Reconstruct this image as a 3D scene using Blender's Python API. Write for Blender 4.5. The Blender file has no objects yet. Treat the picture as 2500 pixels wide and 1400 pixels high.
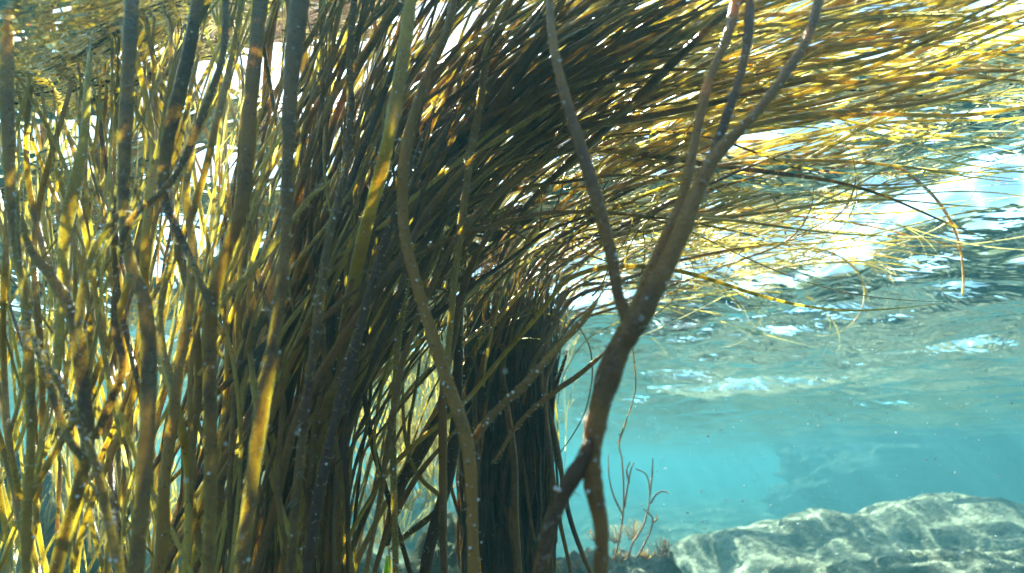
import bpy, math, random
import numpy as np
from mathutils import Vector

random.seed(7)
rng = np.random.default_rng(11)
S = bpy.context.scene
C = S.collection
R = math.radians

# ------------------------------------------------------------------ camera
HFOV, PITCH = 76.0, 15.7
cam_d = bpy.data.cameras.new('camera')
cam = bpy.data.objects.new('camera', cam_d)
C.objects.link(cam)
cam_d.sensor_width = 36.0
cam_d.lens = 18.0 / math.tan(R(HFOV / 2))
cam_d.clip_start, cam_d.clip_end = 0.02, 200.0
cam.location = (0, 0, 0)
cam.rotation_euler = (R(90 + PITCH), 0, 0)
cam_d.dof.use_dof = True
cam_d.dof.focus_distance = 0.6
cam_d.dof.aperture_fstop = 8.0
S.camera = cam

# ------------------------------------------------------------------ sky and sun
SUN_EL, SUN_AZ = 48.0, -22.0          # azimuth measured from straight ahead, minus = to the left
w = bpy.data.worlds.new('World')
S.world = w
w.use_nodes = True
nt = w.node_tree
sky = nt.nodes.new('ShaderNodeTexSky')
sky.sky_type = 'NISHITA'
sky.sun_disc = False
sky.sun_elevation = R(SUN_EL)
sky.sun_rotation = R(SUN_AZ)
nt.links.new(sky.outputs[0], nt.nodes['Background'].inputs[0])
nt.nodes['Background'].inputs[1].default_value = 0.15
sd = bpy.data.lights.new('sun', 'SUN')
sd.energy = 5.0
sd.angle = R(0.5)
sd.color = (1.0, 0.94, 0.82)
sun = bpy.data.objects.new('sun', sd)
C.objects.link(sun)
tosun = Vector((math.sin(R(SUN_AZ)) * math.cos(R(SUN_EL)), math.cos(R(SUN_AZ)) * math.cos(R(SUN_EL)), math.sin(R(SUN_EL))))
sun.rotation_euler = tosun.to_track_quat('Z', 'Y').to_euler()
sun.location = tosun * 20

S.view_settings.view_transform = 'Standard'
S.view_settings.look = 'None'
S.view_settings.gamma = 1.0
S.view_settings.exposure = 2.1
cy = S.cycles
cy.use_denoising = True
cy.max_bounces = 10
cy.diffuse_bounces = 2
cy.glossy_bounces = 3
cy.transmission_bounces = 6
cy.volume_bounces = 1
cy.transparent_max_bounces = 12
cy.sample_clamp_indirect = 6.0
cy.caustics_reflective = False
cy.caustics_refractive = False

WATER_Z = 0.35
F = 1250.0 / math.tan(R(HFOV / 2))
CP, SP = math.cos(R(PITCH)), math.sin(R(PITCH))


def at(px, py, Y):
    """world point seen at photo pixel (px, py) at the horizontal distance Y metres"""
    u, v = (px - 1250.0) / F, (py - 700.0) / F
    d = Y / (CP + v * SP)
    return np.array([u * d, Y, d * SP - v * d * CP])


def surf_Y(py):
    """horizontal distance at which the line of sight through row py meets the water surface"""
    v = (py - 700.0) / F
    t = (SP - v * CP) / (CP + v * SP)
    return WATER_Z / t if t > 1e-3 else 1e9


# ------------------------------------------------------------------ mesh helpers
def catmull(P, n):
    P = np.asarray(P, float)
    if len(P) == 2:
        t = np.linspace(0, 1, n)[:, None]
        return P[0] * (1 - t) + P[1] * t
    A = np.vstack([2 * P[0] - P[1], P, 2 * P[-1] - P[-2]])
    seg = np.linspace(0, len(P) - 1 - 1e-6, n)
    i = seg.astype(int)
    t = (seg - i)[:, None]
    p0, p1, p2, p3 = A[i], A[i + 1], A[i + 2], A[i + 3]
    return 0.5 * ((2 * p1) + (p2 - p0) * t + (2 * p0 - 5 * p1 + 4 * p2 - p3) * t ** 2 + (3 * p1 - p0 - 3 * p2 + p3) * t ** 3)


class MB:
    def __init__(self):
        self.v, self.f, self.n = [], [], 0

    def add(self, v, f):
        self.v.append(np.asarray(v, float))
        self.f.append((f, self.n))
        self.n += len(v)

    def tube(self, pts, rad, flat=1.0, ns=8, roll=0.0, twist=0.0, lump=0.0):
        pts = np.asarray(pts, float)
        rad = np.asarray(rad, float) * np.ones(len(pts))
        n = len(pts)
        T = np.gradient(pts, axis=0)
        T /= np.linalg.norm(T, axis=1)[:, None] + 1e-12
        # broad side turned roughly to the place's middle, then rolled
        view = pts / (np.linalg.norm(pts, axis=1)[:, None] + 1e-9)
        B = np.cross(T, view)
        B /= np.linalg.norm(B, axis=1)[:, None] + 1e-9
        for k in range(1, n):
            if np.dot(B[k], B[k - 1]) < 0:
                B[k] = -B[k]
        N = np.cross(B, T)
        ang = roll + twist * np.linspace(0, 1, n)
        ca, sa = np.cos(ang)[:, None], np.sin(ang)[:, None]
        B2, N2 = B * ca + N * sa, N * ca - B * sa
        if lump:
            k = rng.normal(size=n)
            k = np.convolve(np.pad(k, 2, mode='edge'), np.ones(5) / 5, 'valid')
            rad = rad * (1 + lump * k)
        a = np.linspace(0, 2 * math.pi, ns, endpoint=False)
        V = (pts[:, None, :] + B2[:, None, :] * (np.cos(a)[None, :, None] * rad[:, None, None])
             + N2[:, None, :] * (np.sin(a)[None, :, None] * rad[:, None, None] * flat)).reshape(-1, 3)
        i = np.arange(n - 1)[:, None] * ns
        j = np.arange(ns)[None, :]
        j2 = (j + 1) % ns
        Q = np.stack([i + j, i + j2, i + ns + j2, i + ns + j], axis=-1).reshape(-1, 4)
        V = np.vstack([V, pts[0] - T[0] * rad[0] * .4, pts[-1] + T[-1] * rad[-1] * .6])
        c0, c1 = n * ns, n * ns + 1
        jj = np.arange(ns)
        t0 = np.stack([np.full(ns, c0), (jj + 1) % ns, jj], -1)
        b = (n - 1) * ns
        t1 = np.stack([np.full(ns, c1), b + jj, b + (jj + 1) % ns], -1)
        self.add(V, (Q, np.vstack([t0, t1])))

    def mesh(self, name, mat):
        V = np.vstack(self.v)
        loops, sizes = [], []
        for fs, off in self.f:
            for arr in (fs if isinstance(fs, tuple) else (fs,)):
                arr = np.asarray(arr)
                loops.append((arr + off).ravel())
                sizes.append(np.full(len(arr), arr.shape[1]))
        loops, sizes = np.concatenate(loops), np.concatenate(sizes)
        me = bpy.data.meshes.new(name)
        me.vertices.add(len(V))
        me.vertices.foreach_set('co', V.ravel())
        me.loops.add(len(loops))
        me.loops.foreach_set('vertex_index', loops.astype(np.int32))
        me.polygons.add(len(sizes))
        st = np.concatenate([[0], np.cumsum(sizes)[:-1]])
        me.polygons.foreach_set('loop_start', st.astype(np.int32))
        me.polygons.foreach_set('use_smooth', np.ones(len(sizes), bool))
        me.update(calc_edges=True)
        me.validate()
        if mat:
            me.materials.append(mat)
        return me

    def build(self, name, mat, parent=None, origin=None):
        if origin is not None:
            self.v = [v - np.asarray(origin) for v in self.v]
        o = bpy.data.objects.new(name, self.mesh(name, mat))
        C.objects.link(o)
        if parent is not None:
            o.parent = parent
        if origin is not None:
            o.location = origin
        return o


def tag(o, label=None, cat=None, group=None, kind=None):
    if label: o['label'] = label
    if cat: o['category'] = cat
    if group: o['group'] = group
    if kind: o['kind'] = kind
    return o


# value noise for geometry
_perm = rng.random((64, 64, 64))


def vnoise(p, sc):
    q = np.asarray(p, float) * sc
    i = np.floor(q).astype(int)
    f = q - i
    f = f * f * (3 - 2 * f)
    out = 0
    for dx in (0, 1):
        for dy in (0, 1):
            for dz in (0, 1):
                wgt = (f[..., 0] if dx else 1 - f[..., 0]) * (f[..., 1] if dy else 1 - f[..., 1]) * (f[..., 2] if dz else 1 - f[..., 2])
                out = out + wgt * _perm[(i[..., 0] + dx) % 64, (i[..., 1] + dy) % 64, (i[..., 2] + dz) % 64]
    return out * 2 - 1


def fbm(p, sc, oct=4, gain=.5):
    s, a = 0, 1.0
    for k in range(oct):
        s = s + a * vnoise(np.asarray(p) + 7.3 * k, sc * 2 ** k)
        a *= gain
    return s


# ------------------------------------------------------------------ materials
def new_mat(name):
    m = bpy.data.materials.new(name)
    m.use_nodes = True
    t = m.node_tree
    return m, t, t.nodes, t.links, t.nodes['Principled BSDF']


def noise(N, L, scale, detail=4, rough=.55, vec=None, dist=0):
    n = N.new('ShaderNodeTexNoise')
    n.inputs['Scale'].default_value = scale
    n.inputs['Detail'].default_value = detail
    n.inputs['Roughness'].default_value = rough
    n.inputs['Distortion'].default_value = dist
    if vec is not None: L.new(vec, n.inputs['Vector'])
    return n


def ramp(N, L, fac, stops):
    r = N.new('ShaderNodeValToRGB')
    e = r.color_ramp.elements
    while len(e) < len(stops): e.new(.5)
    for k, (p, c) in enumerate(stops):
        e[k].position = p
        e[k].color = (*c, 1) if len(c) == 3 else c
    L.new(fac, r.inputs[0])
    return r


def math_n(N, L, op, a, b=None, clamp=False):
    n = N.new('ShaderNodeMath')
    n.operation = op
    n.use_clamp = clamp
    for k, x in enumerate((a, b)):
        if x is None: continue
        if hasattr(x, 'is_linked'): L.new(x, n.inputs[k])
        else: n.inputs[k].default_value = x
    return n.outputs[0]


def mix(N, L, fac, a, b, mode='MIX'):
    n = N.new('ShaderNodeMix')
    n.data_type = 'RGBA'
    n.blend_type = mode
    for s, x in ((0, fac), (6, a), (7, b)):
        if hasattr(x, 'is_linked'): L.new(x, n.inputs[s])
        elif isinstance(x, tuple): n.inputs[s].default_value = (*x, 1)
        else: n.inputs[s].default_value = x
    return n.outputs[2]


def weed_mat(name, dark, light, sss=0.9, radius=(0.010, 0.0088, 0.0032), specks=0.5, rough=.26):
    m, t, N, L, P = new_mat(name)
    tc = N.new('ShaderNodeTexCoord').outputs['Object']
    oi = N.new('ShaderNodeObjectInfo').outputs['Random']
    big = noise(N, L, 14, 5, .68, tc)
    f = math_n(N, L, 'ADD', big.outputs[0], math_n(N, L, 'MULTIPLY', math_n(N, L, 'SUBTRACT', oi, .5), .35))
    col = ramp(N, L, f, [(.38, dark), (.60, light)]).outputs[0]  # mottling, with dappled sunlight patches put into the colour
    sp = N.new('ShaderNodeTexVoronoi')
    sp.inputs['Scale'].default_value = 260
    L.new(tc, sp.inputs['Vector'])
    dot = math_n(N, L, 'LESS_THAN', sp.outputs['Distance'], .23)
    sel = math_n(N, L, 'GREATER_THAN', N.new('ShaderNodeSeparateColor').outputs[0], .5)
    sc = sel.node.inputs[0].links[0].from_node
    L.new(sp.outputs['Color'], sc.inputs[0])
    dk = math_n(N, L, 'MULTIPLY', math_n(N, L, 'MULTIPLY', dot, sel), specks)
    col = mix(N, L, dk, col, (0.05, 0.025, 0.008))
    # pale encrusting film and fine epiphyte grains on part of the surface
    gr = noise(N, L, 900, 2, .7, tc)
    pat = noise(N, L, 22, 3, .6, tc)
    g = math_n(N, L, 'MULTIPLY', ramp(N, L, gr.outputs[0], [(.62, (0, 0, 0)), (.70, (1, 1, 1))]).outputs[0],
               ramp(N, L, pat.outputs[0], [(.50, (0, 0, 0)), (.64, (.8, .8, .8))]).outputs[0])
    col = mix(N, L, g, col, (0.55, 0.52, 0.42))
    L.new(col, P.inputs['Base Color'])
    P.inputs['Roughness'].default_value = rough
    P.inputs['IOR'].default_value = 1.5
    P.inputs['Specular IOR Level'].default_value = .55
    P.inputs['Subsurface Weight'].default_value = sss
    P.inputs['Subsurface Radius'].default_value = radius
    P.inputs['Subsurface Scale'].default_value = 1.0
    b = N.new('ShaderNodeBump')
    b.inputs['Strength'].default_value = .8
    b.inputs['Distance'].default_value = .003
    L.new(math_n(N, L, 'ADD', noise(N, L, 240, 3, .6, tc).outputs[0], gr.outputs[0]), b.inputs['Height'])
    L.new(b.outputs[0], P.inputs['Normal'])
    return m


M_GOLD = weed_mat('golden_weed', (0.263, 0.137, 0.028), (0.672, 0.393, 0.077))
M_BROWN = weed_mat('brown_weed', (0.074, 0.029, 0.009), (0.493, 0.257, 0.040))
M_OLIVE = weed_mat('olive_weed', (0.063, 0.027, 0.009), (0.378, 0.188, 0.030), sss=.8)  # darker copy of the brown weed, silhouette shade put into its colour
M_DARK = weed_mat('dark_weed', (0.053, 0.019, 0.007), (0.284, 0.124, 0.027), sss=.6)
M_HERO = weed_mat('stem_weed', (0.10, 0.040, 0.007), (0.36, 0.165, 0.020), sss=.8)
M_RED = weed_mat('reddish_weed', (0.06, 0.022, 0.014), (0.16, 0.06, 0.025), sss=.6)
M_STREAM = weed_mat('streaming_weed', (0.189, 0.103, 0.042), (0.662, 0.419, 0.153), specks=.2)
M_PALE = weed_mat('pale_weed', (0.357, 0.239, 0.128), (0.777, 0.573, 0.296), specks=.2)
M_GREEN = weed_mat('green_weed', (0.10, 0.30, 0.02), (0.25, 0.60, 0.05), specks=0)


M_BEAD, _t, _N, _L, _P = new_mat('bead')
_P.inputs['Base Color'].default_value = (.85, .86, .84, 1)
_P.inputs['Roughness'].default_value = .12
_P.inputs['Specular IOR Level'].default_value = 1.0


def rock_mat(name, c1, c2, c3, patches=0.0):
    m, t, N, L, P = new_mat(name)
    tc = N.new('ShaderNodeTexCoord').outputs['Object']
    a = noise(N, L, 5, 8, .65, tc, .4)
    b = noise(N, L, 28, 6, .7, tc)
    col = ramp(N, L, a.outputs[0], [(.33, c1), (.52, c2), (.68, c3)]).outputs[0]
    col = mix(N, L, ramp(N, L, b.outputs[0], [(.45, (0, 0, 0)), (.62, (.7, .7, .7))]).outputs[0], col, (0.07, 0.075, 0.045))
    if patches:
        pt = noise(N, L, 1.6, 5, .6, tc, .5)
        col = mix(N, L, ramp(N, L, pt.outputs[0], [(.46, (0, 0, 0)), (.56, (patches,) * 3)]).outputs[0], col, (0.035, 0.035, 0.014))
    L.new(col, P.inputs['Base Color'])
    P.inputs['Roughness'].default_value = .9
    P.inputs['Specular IOR Level'].default_value = .15
    bp = N.new('ShaderNodeBump')
    bp.inputs['Strength'].default_value = .9
    bp.inputs['Distance'].default_value = .02
    L.new(math_n(N, L, 'ADD', b.outputs[0], noise(N, L, 90, 4, .6, tc).outputs[0]), bp.inputs['Height'])
    L.new(bp.outputs[0], P.inputs['Normal'])
    return m


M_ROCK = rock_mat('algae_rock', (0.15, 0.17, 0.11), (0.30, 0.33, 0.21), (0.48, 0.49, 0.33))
M_FARROCK = rock_mat('dark_rock', (0.08, 0.09, 0.06), (0.14, 0.15, 0.10), (0.22, 0.22, 0.15))  # darker stone for the far wall and the tufted rock
M_SHADE_BANK = rock_mat('shade_bank_rock', (0.02, 0.02, 0.012), (0.04, 0.035, 0.02), (0.07, 0.06, 0.03))  # kept very dark so the added bank returns little light
M_BED = rock_mat('seabed', (0.10, 0.12, 0.065), (0.21, 0.24, 0.13), (0.38, 0.39, 0.22), .8)


# ------------------------------------------------------------------ water surface
def smooth(a, b, x):
    t = np.clip((x - a) / (b - a), 0, 1)
    return t * t * (3 - 2 * t)


def make_water():
    nx, ny = 680, 900
    u = np.linspace(-1, 1, nx)
    xs = 0.42 * np.sinh(u * 4.9)
    xs *= 36 / xs[-1]
    v = np.linspace(-0.24, 1, ny)
    ys = 0.5 * np.sinh(v * 5.0)
    ys = ys * (45 / ys[-1])
    X, Y = np.meshgrid(xs, ys)
    Z = np.zeros_like(X)
    r = np.random.default_rng(5)
    gain = 1.0 + 0.5 * np.exp(-(Y / 9) ** 2) * np.clip(1.2 - .3 * X, .6, 1.5)
    gain = gain + .6 * smooth(.1, -.3, X) * smooth(1.8, .9, Y)
    gain = gain + .45 * np.exp(-((X - .5) / .5) ** 2 - ((Y - 1.0) / .4) ** 2)
    for k in range(70):
        lam = 0.06 * (0.9 / 0.06) ** r.random()
        th = R(66 + r.normal() * 27)
        slope = 0.040 * (lam / 0.3) ** 0.22
        A = slope * lam / (2 * math.pi)
        kx, ky = math.cos(th) * 2 * math.pi / lam, math.sin(th) * 2 * math.pi / lam
        # drop waves the local grid cannot carry
        step = np.maximum(np.gradient(xs)[None, :] * abs(math.cos(th)), np.gradient(ys)[:, None] * abs(math.sin(th)))
        fade = np.clip((lam / 4 - step) / (lam / 8), 0, 1)
        ph = r.random() * 6.28
        q = kx * X + ky * Y + ph + 0.7 * np.sin(0.31 * kx * Y - 0.27 * ky * X + ph)
        Z += A * fade * gain * np.sin(q)
    # a low swell shaped in on the left so pale sky glare shows
    Z -= .105 * smooth(.2, -.2, X) * smooth(.25, .95, Y) * (1 - smooth(1.4, 2.8, Y))
    V = np.stack([X, Y, WATER_Z + Z], -1).reshape(-1, 3)
    i = (np.arange(ny - 1)[:, None] * nx + np.arange(nx - 1)[None, :]).ravel()
    Q = np.stack([i, i + 1, i + nx + 1, i + nx], -1)
    mb = MB()
    mb.add(V, Q)
    m = bpy.data.materials.new('water_surface')
    m.use_nodes = True
    t = m.node_tree
    N, L = t.nodes, t.links
    N.remove(N['Principled BSDF'])
    tc = N.new('ShaderNodeTexCoord').outputs['Object']
    mp = N.new('ShaderNodeMapping')
    mp.inputs['Scale'].default_value = (0.5, 1.0, 1.0)
    mp.inputs['Rotation'].default_value = (0, 0, R(24))
    L.new(tc, mp.inputs[0])
    bump = N.new('ShaderNodeBump')
    bump.inputs['Strength'].default_value = 0.5
    bump.inputs['Distance'].default_value = 0.03
    L.new(noise(N, L, 19, 3, .55, mp.outputs[0], .6).outputs[0], bump.inputs['Height'])
    fr = N.new('ShaderNodeFresnel')
    fr.inputs['IOR'].default_value = 1.33
    L.new(bump.outputs[0], fr.inputs['Normal'])
    # net painted into the transmitted colour, standing for light focused by ripples
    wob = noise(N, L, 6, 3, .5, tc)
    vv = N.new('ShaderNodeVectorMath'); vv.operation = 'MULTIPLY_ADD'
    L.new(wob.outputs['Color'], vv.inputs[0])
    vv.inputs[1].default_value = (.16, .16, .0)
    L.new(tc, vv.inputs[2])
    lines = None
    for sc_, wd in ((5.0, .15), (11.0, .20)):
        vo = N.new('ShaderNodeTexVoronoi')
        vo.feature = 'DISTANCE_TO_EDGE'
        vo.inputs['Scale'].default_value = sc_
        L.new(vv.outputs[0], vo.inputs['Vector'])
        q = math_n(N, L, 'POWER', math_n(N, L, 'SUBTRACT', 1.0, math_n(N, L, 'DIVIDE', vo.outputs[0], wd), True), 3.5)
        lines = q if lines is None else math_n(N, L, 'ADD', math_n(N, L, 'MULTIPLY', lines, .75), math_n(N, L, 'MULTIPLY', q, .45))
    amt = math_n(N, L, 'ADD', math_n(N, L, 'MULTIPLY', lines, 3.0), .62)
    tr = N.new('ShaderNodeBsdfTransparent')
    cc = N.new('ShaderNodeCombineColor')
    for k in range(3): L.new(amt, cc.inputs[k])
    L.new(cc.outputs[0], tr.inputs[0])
    gl = N.new('ShaderNodeBsdfGlossy')
    gl.inputs['Roughness'].default_value = .02
    gl.inputs['Color'].default_value = (.97, .99, .99, 1)
    L.new(bump.outputs[0], gl.inputs['Normal'])
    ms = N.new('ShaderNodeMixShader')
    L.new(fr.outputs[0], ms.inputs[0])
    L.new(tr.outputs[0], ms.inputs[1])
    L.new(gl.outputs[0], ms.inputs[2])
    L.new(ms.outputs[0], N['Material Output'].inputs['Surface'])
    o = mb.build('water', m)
    tag(o, 'rippled water surface seen from below', kind='structure')
    return o


make_water()


# ------------------------------------------------------------------ seabed
def smooth(a, b, x):
    t = np.clip((x - a) / (b - a), 0, 1)
    return t * t * (3 - 2 * t)


def ground_z(X, Y):
    P3 = np.stack([X, Y, 0 * X], -1)
    z = -0.62 + 0.38 * smooth(0.15, -0.9, X) * smooth(0.4, 1.3, Y) + 0.20 * smooth(1.9, 2.8, Y) * smooth(.5, .9, X) - .30 * smooth(1.7, 2.3, Y) * smooth(.05, .3, X) * (1 - smooth(1.0, 1.5, X)) - .25 * smooth(3.4, 4.5, Y)
    z = z + 0.06 * fbm(P3, 2.2, 5) + 0.10 * vnoise(P3 + 3, .8)
    return z


def make_ground():
    nx, ny = 260, 300
    xs = 0.8 * np.sinh(np.linspace(-1, 1, nx) * 4.5)
    xs *= 36 / xs[-1]
    ys = 0.9 * np.sinh(np.linspace(-0.24, 1, ny) * 4.6)
    ys *= 45 / ys[-1]
    X, Y = np.meshgrid(xs, ys)
    Z = np.minimum(ground_z(X, Y), WATER_Z - .1)
    Z = Z + 1.5 * np.maximum(smooth(30, 35, np.abs(X)), smooth(36, 44, Y))
    V = np.stack([X, Y, Z], -1).reshape(-1, 3)
    i = (np.arange(ny - 1)[:, None] * nx + np.arange(nx - 1)[None, :]).ravel()
    mb = MB()
    mb.add(V, np.stack([i, i + 1, i + nx + 1, i + nx], -1))
    tag(mb.build('seabed', M_BED), 'pale mottled rocky seabed', kind='structure')


make_ground()


def make_shade_bank():  # dark bank added out of view to cut the fill light
    nx, ny = 160, 60
    xs = np.linspace(-36, 36, nx)
    t = np.linspace(0, 1, ny)
    X, T_ = np.meshgrid(xs, t)
    Y = -0.45 - 1.5 * T_
    Zs = -.75 + 1.35 * T_ ** .8
    P3 = np.stack([X, Y, Zs], -1)
    Y = Y + .12 * fbm(P3, 1.7, 4)
    V = np.stack([X, Y, Zs], -1).reshape(-1, 3)
    i = (np.arange(ny - 1)[:, None] * nx + np.arange(nx - 1)[None, :]).ravel()
    mb = MB()
    mb.add(V, np.stack([i, i + 1, i + nx + 1, i + nx], -1))
    tag(mb.build('shade_bank', M_SHADE_BANK), 'unseen dark bank added behind the camera to cut ambient light', kind='structure')


make_shade_bank()


def ico(sub):
    import bmesh
    bm = bmesh.new()
    bmesh.ops.create_icosphere(bm, subdivisions=sub, radius=1)
    V = np.array([v.co[:] for v in bm.verts])
    Fc = np.array([[v.index for v in f.verts] for f in bm.faces])
    bm.free()
    return V, Fc


ICO5, ICO6, ICO1 = ico(5), ico(6), ico(1)


def rock(name, loc, size, label, mat=M_ROCK, seed=0, amp=.28, box=0.0, res=None, cat='rock', group=None):
    V, Fc = res or ICO5
    V = V.copy()
    if box:
        k = np.max(np.abs(V), axis=1)[:, None]
        V = V * (1 - box) + V / k * box * .82
    n = V / np.linalg.norm(V, axis=1)[:, None]
    d = amp * fbm(V + seed * 3.17, 1.3, 3) + amp * .35 * fbm(V + seed, 6, 4, .6)
    V = (V + n * d[:, None]) * np.array(size)
    mb = MB()
    mb.add(V, Fc)
    o = mb.build(name, mat)
    o.location = loc
    return tag(o, label, cat, group)


def px_rock(px, py, Y, *a, **k):
    return at(px, py, Y)


rock('boulder', (1.72, 3.06, -.79), (1.18, .78, .66), 'rounded pale boulder crossed by bright light lines, right of the deep cyan gap', seed=2, amp=.12, box=.3, res=ICO6)
rock('rock_ledge', (1.55, 2.2, -.55), (.74, .36, .33), 'low sunlit rock ledge in front of the rounded pale boulder', seed=5, amp=.26, box=.3, res=ICO6)
rock('rock', (2.25, 2.6, -0.58), (.5, .42, .34), 'pale rock at the right edge beside the rounded boulder', seed=8, amp=.24)
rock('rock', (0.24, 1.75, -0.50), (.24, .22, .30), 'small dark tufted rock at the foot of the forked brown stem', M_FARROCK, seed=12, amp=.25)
rock('rock', (-0.12, 1.55, -0.42), (.28, .25, .28), 'sunlit pale rock low between the broad fronds and the dark weed column', M_BED, seed=21, amp=.28, res=ICO6)
rock('rock', (-1.05, 1.35, -0.26), (.30, .30, .27), 'pale gravelly rock in the bottom left corner', M_BED, seed=25, amp=.26, res=ICO6)
rock('rock', (-0.6, 1.75, -0.44), (.36, .3, .30), 'pale rock half hidden behind the broad fronds on the left', M_BED, seed=31, amp=.3)
rock('rock_wall', (8.6, 10.5, -.1), (5.0, 1.8, 1.1), 'large dark rock wall in the blue distance on the right', M_FARROCK, seed=41, amp=.16, box=.45, res=ICO6)
rock('rock', (-1.5, 4.5, -0.5), (1.4, .8, .5), 'hazy rock far behind the broad fronds', M_ROCK, seed=47, amp=.25)

# ------------------------------------------------------------------ weed: traced fronds
def frond(name, label, cat, paths, mat, flat=.45, group=None, beads=48, lump=.12, slim=1.0):
    """first path is the stem; the rest are forks, each a part of its own.
    a path is [(px, py, width_px) ...] with Y or (px, py, width_px, Y)"""
    root = None
    for k, (Y, pts) in enumerate(paths):
        P3, Rd = [], []
        for q in pts:
            yy = q[3] if len(q) > 3 else Y
            p = at(q[0], q[1], yy)
            P3.append(p)
            Rd.append(q[2] * yy / F / 2 * slim)
        n = max(16, 7 * len(pts))
        c = catmull(P3, n)
        r = catmull(np.array(Rd)[:, None] * np.ones((1, 3)), n)[:, 0]
        ends = np.linspace(0, 1, n)
        if -20 < pts[-1][1] < 1420: r = r * np.clip((1.02 - ends) * 6, .12, 1)
        mb = MB()
        mb.tube(c, r, flat, 10, roll=random.uniform(-.35, .35), twist=random.uniform(-.5, .5), lump=lump)
        if k == 0:
            org = P3[0]
            root = mb.build(name, mat, origin=org)
            tag(root, label, cat, group)
        else:
            mb.v = [v - org for v in mb.v]
            mb.build('branch', mat, root)
        V = np.vstack(mb.v) + (org if k else org)
        if k == 0: allv = []
        allv.append(V)
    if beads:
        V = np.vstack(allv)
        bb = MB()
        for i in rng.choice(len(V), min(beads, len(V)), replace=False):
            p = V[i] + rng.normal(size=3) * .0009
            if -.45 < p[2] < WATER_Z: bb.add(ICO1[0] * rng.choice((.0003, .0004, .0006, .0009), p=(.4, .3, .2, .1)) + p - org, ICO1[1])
        fz = MB()
        for i in rng.choice(len(V), min(150, len(V)), replace=False):
            p = V[i]
            if not -.4 < p[2] < WATER_Z - .02: continue
            d = rng.normal(size=3); d /= np.linalg.norm(d)
            e = d * rng.uniform(.0015, .005)
            fz.tube(np.array([p, p + e * .5 + rng.normal(size=3) * .0004, p + e + rng.normal(size=3) * .0008]) - org, np.array([.00022, .00018, .00008]), 1, 3)
        if fz.n: fz.build('fuzz', M_PALE, root)['kind'] = 'stuff'
        if bb.n: bb.build('glint_bubbles', M_BEAD, root)['kind'] = 'stuff'  # white beads: clinging bubbles that also stand for wet glints
    return root


# the big forked stem right of centre
frond('branching_weed', 'thick brown forked stem standing alone in front, right of the dark weed column', 'seaweed', [
    (.27, [(1455, 1560, 40), (1466, 1400, 42), (1468, 1290, 46), (1448, 1180, 60), (1446, 1090, 74), (1468, 980, 76), (1508, 860, 84), (1556, 780, 86), (1606, 690, 72), (1655, 590, 66), (1702, 470, 62), (1745, 385, 60), (1800, 325, 46), (1860, 260, 44), (1925, 170, 42), (1975, 85, 38), (2008, -40, 34), (2030, -160, 30)]),
    (.268, [(1285, 1560, 44), (1318, 1400, 46), (1345, 1280, 46), (1385, 1190, 50), (1425, 1120, 52), (1450, 1050, 50)]),
    (.272, [(1548, 800, 60), (1512, 730, 46), (1492, 620, 44), (1455, 480, 44), (1405, 320, 42), (1365, 180, 40), (1345, 60, 36), (1335, -120, 32)]),
    (.278, [(1540, 780, 44), (1575, 690, 40), (1620, 590, 40), (1668, 470, 38), (1700, 330, 38), (1730, 200, 40), (1785, 60, 42), (1815, -120, 36)]),
    (.274, [(1722, 430, 44), (1755, 340, 38), (1795, 225, 38), (1822, 120, 38), (1832, -10, 36), (1838, -140, 32)]),
], M_HERO, flat=.75, lump=.15, slim=.72, beads=200)
frond('branching_weed', 'slender dark stem curving up between the broad fronds and the dark weed column', 'seaweed', [
    (.36, [(1155, 1520, 30), (1155, 1380, 32), (1152, 1220, 36), (1140, 1080, 40), (1098, 950, 38), (1062, 840, 40), (1022, 710, 40), (988, 570, 40), (984, 430, 38), (1006, 300, 36), (1045, 180, 34), (1092, 70, 32), (1125, -100, 28)]),
    (.365, [(1150, 1085, 24), (1200, 1015, 22), (1280, 940, 24), (1360, 850, 22), (1425, 780, 20), (1480, 700, 14)]),
], M_OLIVE, flat=.8, slim=.82, beads=220)
frond('thin_stem', 'thin dark twig crossing low in front of the dark weed column', 'seaweed', [
    (.5, [(1205, 1130, 10), (1270, 1030, 12), (1350, 960, 14), (1420, 910, 13), (1500, 840, 9)]),
    (.5, [(1350, 960, 11), (1368, 910, 9), (1385, 860, 7)]),
], M_DARK, flat=.9)

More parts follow.
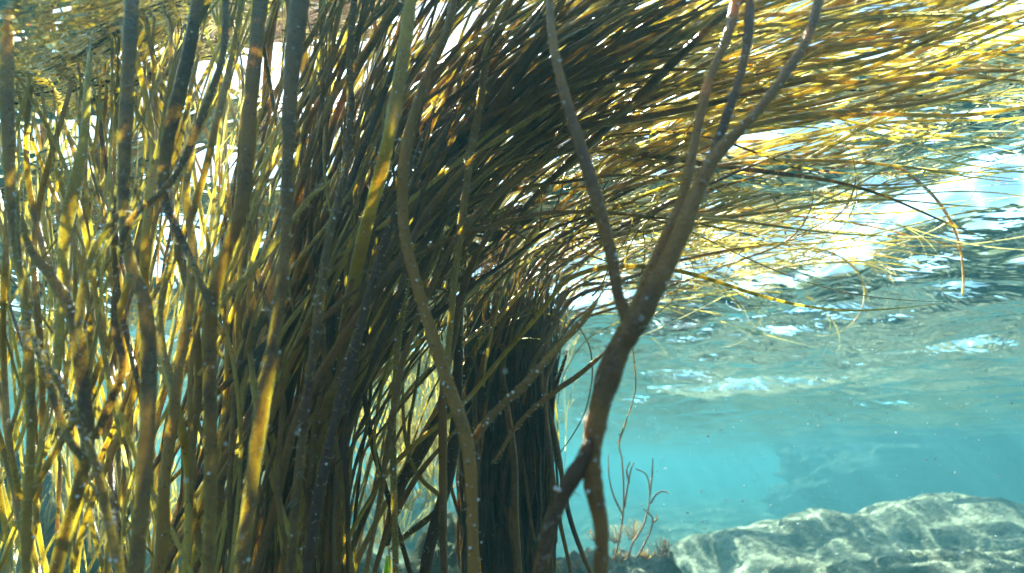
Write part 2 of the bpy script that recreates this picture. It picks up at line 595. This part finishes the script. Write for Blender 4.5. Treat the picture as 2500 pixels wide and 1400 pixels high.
# broad fronds on the left, each traced on its own
W = [
 ('broad_frond', 'pale bluish broad frond along the left edge', M_BROWN, [
   (.34, [(70,1500,34),(62,1300,30),(75,1100,30),(72,900,34),(60,720,36),(34,570,38),(22,400,44),(18,200,50),(16,-60,52)]),]),
 ('broad_frond', 'tall upright grey brown frond with a low side branch hooked to its right', M_BROWN, [
   (.31, [(322,1500,54),(340,1300,56),(356,1100,58),(364,900,58),(352,740,54),(318,640,44),(302,520,42),(304,400,50),(312,200,58),(326,-80,62)]),
   (.306, [(292,620,24),(306,560,26),(336,518,24),(385,478,24),(428,430,26),(466,350,30),(512,235,34),(546,120,32),(552,-60,26)]),
   (.318, [(312,505,22),(260,560,24),(218,640,28),(196,740,34),(190,860,40)]),]),
 ('broad_frond', 'wide dark frond with golden patches sloping up to the top edge', M_BROWN, [
   (.33, [(505,1500,40),(512,1300,46),(515,1100,48),(512,900,54),(515,760,58),(545,640,50),(585,520,54),(602,400,62),(612,250,66),(624,120,66),(645,-80,66)]),
   (.325, [(520,760,34),(478,660,32),(436,570,34),(398,470,44),(410,340,60),(440,220,62),(470,80,60),(495,-80,56)]),
   (.32, [(522,770,24),(560,720,22),(620,655,24),(690,570,22),(760,480,18),(840,420,12)]),]),
 ('broad_frond', 'broadest dark frond, widening to the top edge left of the gold straps', M_DARK, [
   (.30, [(575,1500,40),(590,1380,46),(612,1200,50),(640,1000,52),(668,840,50),(690,680,46),(700,520,48),(702,400,52),(706,280,70),(716,140,84),(742,-80,92)]),]),
 ('broad_frond', 'bright golden spotted strap glowing against the dark strands', M_GOLD, [
   (.345, [(690,1520,28,.56),(745,1250,28,.56),(800,1000,32,.54),(842,800,34,.5),(888,580,36,.43),(920,460,38,.38),(946,350,42),(968,240,44),(986,130,44),(1002,10,40),(1018,-100,36)]),]),
 ('broad_frond', 'narrow nearly black frond rising to the left of the golden spotted strap', M_DARK, [
   (.36, [(700,1500,34),(725,1200,34),(752,960,34),(778,760,34),(800,600,32),(838,440,32),(856,280,34),(854,140,32),(872,-80,30)]),]),
 ('broad_frond', 'short golden leaf shaped blade lit from behind near the left edge', M_GOLD, [
   (.40, [(140,900,18),(148,760,22),(158,580,30),(172,500,34),(188,420,28),(206,330,22),(214,200,18),(225,60,14)]),]),
 ('broad_frond', 'thick forked frond in the lower left with two dark arms', M_BROWN, [
   (.33, [(110,1520,42),(135,1400,46),(165,1280,46),(196,1180,46),(214,1080,48),(204,960,50),(194,850,50),(172,760,46),(128,680,42),(70,600,38),(36,480,30)]),
   (.325, [(205,1120,30),(172,1080,30),(140,1000,28),(108,900,26),(80,820,24),(58,720,22),(44,600,20),(40,400,16)]),
   (.335, [(232,1070,30),(262,1000,28),(300,900,34),(282,810,32),(278,740,24),(292,650,20)]),]),
 ('broad_frond', 'dark frond crossing from the lower left corner gap to the forked frond', M_DARK, [
   (.31, [(330,1520,30),(290,1380,32),(262,1260,32),(232,1130,30),(188,1030,22),(150,950,22),(110,880,20),(66,800,18)]),]),
 ('broad_frond', 'olive frond rising straight up the middle of the left thicket', M_BROWN, [
   (.38, [(365,1500,46),(395,1340,46),(400,1200,44),(420,1040,42),(440,880,42),(462,740,40),(470,600,36),(455,480,30),(470,360,30),(500,230,30)]),
   (.38, [(430,960,26),(400,860,26),(392,760,24),(410,660,22),(425,580,18)]),]),
 ('broad_frond', 'reddish brown frond leaning right in the dark lower middle', M_RED, [
   (.40, [(740,1500,40),(760,1320,42),(790,1150,40),(830,980,38),(868,840,36),(905,700,34),(950,560,30),(1000,420,26),(1060,260,22)]),]),
 ('broad_frond', 'dark frond crossing the pale gap beside the weed column, its top turned right', M_DARK, [
   (.55, [(1028,1520,44),(1042,1370,46),(1072,1250,48),(1098,1150,48),(1112,1040,46),(1118,900,38),(1122,760,32),(1140,620,28)]),
   (.56, [(1085,1235,26),(1035,1275,24),(992,1308,22),(950,1345,20)]),
   (.555, [(1080,1215,18),(1028,1170,16),(998,1110,14),(985,1020,13),(984,900,12)]),]),
 ('broad_frond', 'dark frond slanting across the pale gap behind the slender stem', M_DARK, [
   (.6, [(940,1330,36),(972,1200,42),(1012,1130,46),(1052,1060,48),(1098,985,44),(1140,900,36),(1180,800,30)]),
   (.6, [(1000,1150,16),(998,1050,14),(1015,950,12),(1030,850,10)]),]),
 ('broad_frond', 'straight thin brown frond standing at the left side of the pale gap', M_BROWN, [
   (.45, [(968,1520,22),(966,1380,22),(962,1200,24),(960,1050,24),(968,880,22),(985,760,20),(1010,640,18)]),]),
 ('broad_frond', 'brown frond with a dark top and golden middle beside the slender stem', M_GOLD, [
   (.43, [(1090,900,24),(1110,680,30),(1135,480,36),(1152,360,38),(1174,240,38),(1188,130,42),(1214,-60,42)]),]),
]
for nm, lb, mt, paths in W:
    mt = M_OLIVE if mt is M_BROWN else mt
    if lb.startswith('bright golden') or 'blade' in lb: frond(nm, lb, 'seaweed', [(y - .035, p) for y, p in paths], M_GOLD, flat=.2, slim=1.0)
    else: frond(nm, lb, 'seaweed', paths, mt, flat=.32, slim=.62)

# ------------------------------------------------------------------ weed: the thicket and the streaming strands
FLOW = np.array([  # px, py, degrees from upright (positive leans right)
    (0, 0, -6), (0, 700, -8), (0, 1400, -4), (250, 300, -4), (300, 900, 2), (300, 1400, 2), (500, 0, 8), (500, 500, 8), (550, 900, 6), (550, 1400, 5),
    (750, 0, 14), (800, 400, 16), (800, 800, 16), (800, 1200, 10), (950, 0, 22), (950, 300, 22), (1000, 600, 26), (930, 1000, 24), (1080, 850, 36), (860, 1200, 14), (950, 1400, 6),
    (1100, 200, 36), (1100, 450, 38), (1100, 800, 30), (1250, 300, 46), (1250, 600, 42), (1250, 1000, 4), (1250, 1400, 0), (1320, 760, 30),
    (1300, 50, 46), (1400, 400, 58), (1400, 600, 62), (1450, 150, 56), (1550, 300, 66), (1550, 550, 72), (1600, 0, 60), (1700, 200, 70), (1700, 480, 78), (1700, 650, 80),
    (1900, 60, 72), (1900, 350, 82), (1900, 520, 80), (2100, 200, 80), (2100, 420, 80), (2300, 60, 80), (2300, 280, 82), (2500, 100, 82), (2500, 300, 80), (2700, 200, 82), (1500, 720, 80)], float)


def flow_angle(px, py):
    d2 = ((FLOW[:, 0] - px) / 1.0) ** 2 + ((FLOW[:, 1] - py) / 1.0) ** 2 + 400
    wg = d2 ** -2
    return float((wg * FLOW[:, 2]).sum() / wg.sum())


def streamline(px, py, up, down, off=0.0, step=26, wob=4.0, tip=0.0):
    """a weed's run through the current: from the seed down to its foot and on to its tip"""
    ph = random.uniform(0, 6.28)
    fr = random.uniform(.004, .009)
    lo, hi = [], []
    x, y, s = px, py, 0
    while s < down and y < 1560:
        lo.append((x, y)); a = R(flow_angle(x, y) + off + wob * math.sin(ph - s * fr))
        x -= math.sin(a) * step; y += math.cos(a) * step; s += step
    x, y, s = px, py, 0
    kink = random.gauss(0, 1)
    while s < up and y > -260 and x < 2800:
        if s: hi.append((x, y))
        a = R(flow_angle(x, y) + off + wob * math.sin(ph + s * fr) + tip * kink * max(0, s / up - .55) * 60)
        x += math.sin(a) * step; y -= math.cos(a) * step; s += step
    return lo[::-1] + hi


def strand_3d(path, Y0, dY=0.0, depth=.012):
    out = []
    n = len(path)
    ph = random.uniform(0, 6.28)
    for k, (x, y) in enumerate(path):
        Y = Y0 + dY * k / max(1, n - 1) + .012 * math.sin(ph + k * .35)
        sy = surf_Y(y)
        lim = sy - depth / max(.2, (WATER_Z / sy if sy < 50 else .2))
        out.append(at(x, y, max(.2, min(Y, lim))))
    return np.array(out)


def strand_r(n, r, tip=.12, foot=.6):
    t = np.linspace(0, 1, n)
    return r * (foot + (1 - foot) * np.clip(t * 4, 0, 1)) * (1 - (1 - tip) * np.clip((t - .55) / .45, 0, 1) ** 1.5)


def add_strand(mb, P, r, flat=.7, ns=6):
    mb.tube(P, strand_r(len(P), r), flat, ns, roll=random.uniform(-.6, .6), twist=random.uniform(-1, 1), lump=.1)


def look(mat, r=None):
    c = {'golden_weed': 'golden', 'brown_weed': 'brown', 'dark_weed': 'nearly black', 'reddish_weed': 'reddish brown', 'streaming_weed': 'golden', 'pale_weed': 'pale yellow', 'olive_weed': 'olive brown'}[mat.name]
    if r is None: return c
    return ('hair thin ' if r < .0016 else 'narrow ' if r < .0028 else 'broad ') + c


def forked(name, path, Y0, r, mat, label, cat, group, nforks=1, flat=.45, dY=0):
    P = strand_3d(path, Y0, dY)
    mb = MB()
    add_strand(mb, P, r, flat, 8)
    org = P[0]
    root = mb.build(name, mat, origin=org)
    tag(root, label, cat, group)
    for k in range(nforks):
        i = random.randint(int(len(path) * .2), max(int(len(path) * .2) + 1, int(len(path) * .75)))
        x, y = path[min(i, len(path) - 1)]
        sgn = random.choice((-1, 1))
        pts = []
        dev = random.uniform(18, 34) * sgn
        L_ = random.uniform(350, 900); s = 0
        while s < L_ and y > -200:
            pts.append((x, y))
            a = R(flow_angle(x, y) + dev * (math.exp(-s / 220)))
            x += math.sin(a) * 26; y -= math.cos(a) * 26; s += 26
        if len(pts) < 6: continue
        B = strand_3d(pts, Y0 + dY * i / len(path) + .002, random.uniform(-.04, .04))
        b = MB()
        b.tube(B, strand_r(len(B), r * random.uniform(.6, .85), .4, .7), flat, 8, roll=random.uniform(-.5, .5), twist=random.uniform(-.8, .8), lump=.1)
        b.v = [v - org for v in b.v]
        b.build('branch', mat, root)
    return root


# thicket on the left: 95 forked fronds
G1 = 'forked fronds of the left thicket'
for k in range(80):
    px = -60 + 1000 * (k + random.random()) / 80
    py = random.uniform(150, 1250)
    Y = random.uniform(.40, .60)
    path = streamline(px, py, 1700, 1500, off=random.gauss(0, 13), wob=11)
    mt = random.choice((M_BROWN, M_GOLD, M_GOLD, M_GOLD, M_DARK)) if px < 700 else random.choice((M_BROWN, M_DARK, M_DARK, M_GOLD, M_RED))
    r = random.choice((.001, .0013, .0017, .0021, .0027))
    forked('forked_frond', path, Y, r, mt, look(mt, r) + ' forked frond among others alike in the left thicket', 'seaweed', G1, random.choice((1, 2, 3)))
G2 = 'hazy fronds behind the left thicket'
for k in range(8):
    px = -80 + 900 * (k + random.random()) / 8
    py = random.uniform(200, 1250)
    Y = random.uniform(.7, 1.25)
    path = streamline(px, py, random.uniform(500, 1100), random.uniform(500, 1200), off=random.gauss(0, 9), wob=7, tip=.4)
    mt = random.choice((M_GOLD, M_PALE, M_STREAM, M_BROWN))
    forked('background_frond', path, Y, random.uniform(.0035, .006), mt, 'broad hazy ' + look(mt) + ' frond standing behind the left thicket', 'seaweed', G2, random.choice((0, 1, 1)))

for k in range(50):
    px, py = (random.uniform(-60, 760), random.uniform(0, 1000)) if k < 32 else (random.uniform(-60, 420), random.uniform(-50, 300))
    path = streamline(px, py, random.uniform(400, 1300), random.uniform(500, 1500), off=random.gauss(0, 16), wob=8, tip=.4)
    mt = random.choice((M_GOLD, M_PALE, M_DARK, M_BROWN))
    forked('background_frond', path, random.uniform(.6, 1.0), random.uniform(.0012, .0024), mt, 'thin hazy ' + look(mt) + ' frond slanting behind the left thicket', 'seaweed', G2, random.choice((0, 1)))

# strands of the middle, their backlit darkness put into darker weed colours
G3 = 'strands leaning right in the middle'
mass = MB()
NM = 360
for k in range(NM):
    while True:
        px, py = random.uniform(640, 1560), random.uniform(-50, 1350)
        if px < 1180 or py < 720: break
    Y = random.uniform(.45, 1.05)
    path = streamline(px, py, random.uniform(300, 950), random.uniform(1000, 1500), off=random.gauss(0, 10), wob=8, tip=.25)
    if len(path) < 10: continue
    if random.random() < .93 and sum(1 for x, y in path if y > 900 and 890 < x < 1140) > 2: continue
    if random.random() < .93 and sum(1 for x, y in path if y > 900 and 1130 < x < 1360) > 3: continue
    P = strand_3d(path, Y, random.uniform(-.1, .1), random.uniform(.008, .05))
    r = random.choice((.0011, .0015, .0019, .0024, .0031))
    if k % 3:
        mb = MB(); add_strand(mb, P, r)
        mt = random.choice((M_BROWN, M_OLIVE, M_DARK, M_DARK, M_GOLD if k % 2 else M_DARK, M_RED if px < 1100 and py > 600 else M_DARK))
        o = mb.build('weed_strand', mt, origin=P[0])
        tag(o, 'long ' + look(mt, r) + ' strand leaning to the right in the dense middle', 'seaweed', G3)
    else:
        add_strand(mass, P, r)
for k in range(190):
    px, py = random.uniform(1120, 1640), random.uniform(120, 760)
    path = streamline(px, py, random.uniform(200, 480), random.uniform(900, 1300), off=random.gauss(0, 8), wob=6, tip=.2)
    if len(path) < 8: continue
    if sum(1 for x, y in path if y > 900 and 890 < x < 1140) > 2: continue
    add_strand(mass, strand_3d(path, random.uniform(.75, 1.4), random.uniform(-.1, .1), random.uniform(.008, .08)), random.choice((.002, .0028, .0036)))
for k in range(90):
    x, y = random.uniform(900, 1600), random.uniform(250, 900)
    a = flow_angle(x, y) + random.gauss(0, 40); pts = []; c = random.gauss(0, 4)
    for q in range(random.randint(8, 18)):
        pts.append((x, y)); c += random.gauss(0, 2); a += c
        x += math.sin(R(a)) * 18; y -= math.cos(R(a)) * 18
    mass.tube(strand_3d(pts, random.uniform(.5, .95), 0, .02), np.linspace(1, .4, len(pts)) * random.uniform(.0006, .0012), .9, 5)
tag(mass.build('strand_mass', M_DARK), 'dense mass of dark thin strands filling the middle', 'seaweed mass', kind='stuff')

# the raft streaming to the right just under the surface
G4 = 'strands streaming right under the surface'
mass = MB()
NR = 290
for k in range(NR):
    while True:
        px, py = random.uniform(1250, 2560), random.uniform(-120, 720)
        if py < 700 - .36 * max(0, px - 1500) + random.gauss(0, 25): break
    path = streamline(px, py, random.uniform(250, 1300), random.uniform(500, 1300), off=random.gauss(0, 8), wob=9, tip=.3)
    if len(path) < 8: continue
    P = strand_3d(path, 3.0 if random.random() < .75 else random.uniform(.6, 1.2), 0, random.uniform(.004, .05))
    r = random.choice((.0007, .001, .0013, .0017, .0023))
    if k % 3 == 0:
        mb = MB(); add_strand(mb, P, r)
        mt = random.choice((M_STREAM, M_PALE, M_PALE, M_PALE))
        o = mb.build('streaming_strand', mt, origin=P[0])
        tag(o, look(mt, r) + ' strand streaming right just under the bright surface', 'seaweed', G4)
    else:
        add_strand(mass, P, r, ns=5)
tag(mass.build('strand_raft', M_STREAM), 'raft of fine golden strands streaming right under the surface', 'seaweed mass', kind='stuff')

# curling fringe on the raft's lower edge
G5 = 'curling strands on the lower edge of the raft'
for k in range(125):
    x = random.uniform(1340, 1950); y = random.uniform(540, 820 - .3 * (x - 1400))
    a = random.uniform(70, 92); curl = random.uniform(-2.2, 1.2) if random.random() < .6 else random.uniform(.8, 3.2)
    pts = []
    L_ = random.uniform(220, 560); s = 0
    bend0 = random.uniform(.4, .8)
    while s < L_:
        pts.append((x, y))
        a += curl * .5 + (curl * 5 if s > L_ * bend0 else 0) * .6 + random.gauss(0, 1.5)
        x += math.sin(R(a)) * 16; y -= math.cos(R(a)) * 16; s += 16
        if y > 880: break
    if len(pts) < 8: continue
    mb = MB()
    P = strand_3d(pts, random.uniform(1.05, 1.5), random.uniform(-.1, .2), random.uniform(.006, .06))
    add_strand(mb, P, random.uniform(.0007, .0014), .9)
    mt = random.choice((M_PALE, M_STREAM))
    tag(mb.build('curling_strand', mt, origin=P[0]), 'fine ' + look(mt) + ' curling strand on the lower edge of the raft', 'seaweed', G5)

for lb, pts, wd, Y in [
  ('long stray strand hooking down below the raft near the right edge', [(1980,400),(2110,395),(2200,415),(2280,480),(2325,550),(2345,610),(2352,680),(2350,720)], 8, 1.0),
  ('long stray strand running out to meet the hooked one at its bend', [(1640,530),(1800,522),(1960,530),(2080,545),(2180,565),(2250,585),(2320,598),(2345,612)], 6, 1.02),
  ('short dark strand hanging from the raft between white glints', [(1880,470),(1905,520),(1920,580),(1935,640),(1938,690)], 5, 1.1),
  ('dark strand looping under the raft beside the forked stem', [(1790,420),(1800,480),(1808,560),(1790,630),(1760,690)], 5, 1.1),
  ('fine strand dangling past the left of the forked stem', [(1415,800),(1440,850),(1446,920),(1430,1000),(1400,1060),(1350,1130),(1330,1170)], 4, .9),
  ('fine strand dangling past the right of the forked stem', [(1545,850),(1552,930),(1545,980),(1520,1050),(1508,1085)], 4, .95)]:
    c = catmull(strand_3d(pts, Y, 0, .012), 30)
    mb = MB(); mb.tube(c, np.linspace(1, .6, 30) * wd * Y / F / 2, .9, 6)
    tag(mb.build('stray_strand', M_BROWN, origin=c[0]), lb, 'seaweed')

# ------------------------------------------------------------------ the dark column
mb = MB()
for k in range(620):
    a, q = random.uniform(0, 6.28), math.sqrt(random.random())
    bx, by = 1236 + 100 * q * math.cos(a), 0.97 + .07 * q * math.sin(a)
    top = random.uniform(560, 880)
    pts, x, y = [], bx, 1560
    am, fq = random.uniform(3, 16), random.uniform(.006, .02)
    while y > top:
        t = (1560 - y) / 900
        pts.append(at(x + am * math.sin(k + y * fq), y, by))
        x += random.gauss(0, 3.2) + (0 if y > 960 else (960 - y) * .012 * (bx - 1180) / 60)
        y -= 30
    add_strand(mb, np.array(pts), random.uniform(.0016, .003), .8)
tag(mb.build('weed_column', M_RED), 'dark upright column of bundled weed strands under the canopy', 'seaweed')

# ------------------------------------------------------------------ low bushy weeds
def tuft(px, py, Y, h, n, mat, label, spread=.5, r=.0012, group=None, cat='seaweed', curl=.3):
    base = at(px, py, Y)
    mb = MB()
    for k in range(n):
        d = np.array([random.gauss(0, spread), random.gauss(0, spread), 1.0]); d /= np.linalg.norm(d)
        p = np.array([random.gauss(0, h * .12), random.gauss(0, h * .12), 0.0]); pts = [p.copy()]
        for s in range(8):
            d = d + np.array([random.gauss(0, curl), random.gauss(0, curl), .12]) * .6; d /= np.linalg.norm(d)
            p = p + d * h / 8 * random.uniform(.8, 1.1); pts.append(p.copy())
        mb.tube(np.array(pts), np.linspace(1, .5, 9) * r, 1, 5)
    o = mb.build('weed_tuft', mat); o.location = base
    return tag(o, label, cat, group)


for k in range(12):
    tuft(random.uniform(900, 1140), random.uniform(1060, 1330), random.uniform(1.25, 1.7), random.uniform(.2, .4), 24, random.choice((M_PALE, M_STREAM, M_PALE)),
         'bushy yellow weed tuft seen through the gap left of the dark column', group='yellow tufts behind the gap')
for k in range(12):
    tuft(random.uniform(-60, 520), random.uniform(1150, 1400), random.uniform(1.0, 1.6), random.uniform(.12, .26), 45, random.choice((M_PALE, M_GOLD, M_STREAM)),
         'low yellow weed tuft on the pale rocks behind the left thicket', group='yellow tufts on the left rocks')
for k in range(9):
    tuft(random.uniform(1340, 1640), random.uniform(1310, 1390), random.uniform(1.55, 1.8), random.uniform(.02, .05), 14, M_RED,
         'short dark tuft on the rock at the foot of the forked stem', group='dark tufts at the stem foot', r=.0012, spread=.9)


def twig_weed(label, px0, py0, Y, arms, wd):
    root = None
    for k, arm in enumerate(arms):
        c = catmull([at(x, y, Y + .01 * k) for x, y in arm], 6 * len(arm))
        m_ = MB(); m_.tube(c, np.linspace(1, .55, len(c)) * wd * Y / F / 2, 1, 6, lump=.1)
        if root is None:
            org = c[0]; root = m_.build('twig_weed', M_DARK, origin=org); tag(root, label, 'seaweed', 'twiggy weeds in the cyan gap')
        else:
            m_.v = [v - org for v in m_.v]; m_.build('branch', M_DARK, root)


twig_weed('thin twiggy weed just right of the forked stem', 0, 0, 1.5, [
    [(1500, 1370), (1515, 1300), (1522, 1240), (1522, 1180), (1518, 1120), (1512, 1085), (1530, 1030)],
    [(1522, 1260), (1500, 1215), (1488, 1170), (1484, 1110)], [(1524, 1240), (1532, 1190), (1540, 1150), (1548, 1130)],
    [(1536, 1180), (1530, 1150), (1538, 1128)]], 5)
twig_weed('thin twiggy weed leaning right in the cyan gap, topmost twigs spread wide', 0, 0, 1.55, [
    [(1534, 1362), (1545, 1325), (1568, 1290), (1582, 1245), (1586, 1200), (1578, 1160), (1552, 1145)],
    [(1586, 1210), (1592, 1160), (1594, 1120)], [(1588, 1230), (1602, 1208), (1618, 1200), (1632, 1205)],
    [(1556, 1362), (1580, 1315), (1594, 1272), (1585, 1255), (1570, 1243)], [(1594, 1275), (1604, 1268), (1603, 1258)]], 5)

# bright green scrap
c = catmull([at(x, y, .9) for x, y in ((940, 1430), (943, 1400), (947, 1376), (945, 1358))], 14)
mb = MB(); mb.tube(c, np.array([5, 6, 7, 8, 8, 8, 8, 8, 7, 7, 6, 5, 4, 2]) * .9 / F, .25, 8, lump=.15)
tag(mb.build('green_blade', M_GREEN), 'small bright green leafy blade at the bottom beside a thin brown frond', 'seaweed')

# ------------------------------------------------------------------ drifting specks
m, t, N_, L_, Pn = new_mat('speck')
Pn.inputs['Base Color'].default_value = (.8, .8, .76, 1)
Pn.inputs['Roughness'].default_value = .3
mb = MB()
V1, F1 = ICO1
cl = [(random.uniform(-50, 2000), random.uniform(0, 1400)) for _ in range(40)]
for k in range(700):
    Y = random.uniform(.2, .8)
    q = random.choice(cl)
    p = at(random.gauss(q[0], 110), random.gauss(q[1], 110), Y) if random.random() < .6 else at(random.uniform(0, 2500), random.uniform(-30, 1430), Y)
    if p[2] > WATER_Z - .02: continue
    mb.add(V1 * random.choice((.00015, .0002, .0002, .0003, .0003, .00055)) * np.array([1, 1, random.uniform(.7, 1.5)]) + p, F1)
for k in range(420):
    Y = random.uniform(.5, 2.2)
    p = at(random.uniform(1350, 2560), random.uniform(450, 1430), Y)
    if p[2] > WATER_Z - .03 or p[2] < -.35: continue
    mb.add(V1 * random.choice((.0004, .0006, .0006, .0009, .0015)) * Y / .9 * np.array([1, 1, random.uniform(.6, 1.3)]) + p, F1)
tag(mb.build('suspended_specks', m), 'tiny pale specks drifting in the water', 'specks', kind='stuff')

# ------------------------------------------------------------------ the water's haze
V = np.array([(x, y, z) for z in (-2.2, WATER_Z + 1.2) for y in (-2.6, 46) for x in (-37, 37)], float)
Fq = np.array([(0, 2, 3, 1), (4, 5, 7, 6), (0, 1, 5, 4), (2, 6, 7, 3), (0, 4, 6, 2), (1, 3, 7, 5)])
m = bpy.data.materials.new('haze'); m.use_nodes = True
N, L = m.node_tree.nodes, m.node_tree.links
N.remove(N['Principled BSDF'])
pv = N.new('ShaderNodeVolumePrincipled')
pv.inputs['Color'].default_value = (.054, .160, .182, 1)
pv.inputs['Absorption Color'].default_value = (.12, .35, .38, 1)
pv.inputs['Density'].default_value = .29
pv.inputs['Density Attribute'].default_value = ''
pv.inputs['Anisotropy'].default_value = .35
L.new(pv.outputs[0], N['Material Output'].inputs['Volume'])
mb = MB(); mb.add(V, Fq)
hz = mb.build('haze', m)
for p in hz.data.polygons: p.use_smooth = False
tag(hz, 'blue green haze of the sea water', kind='stuff')
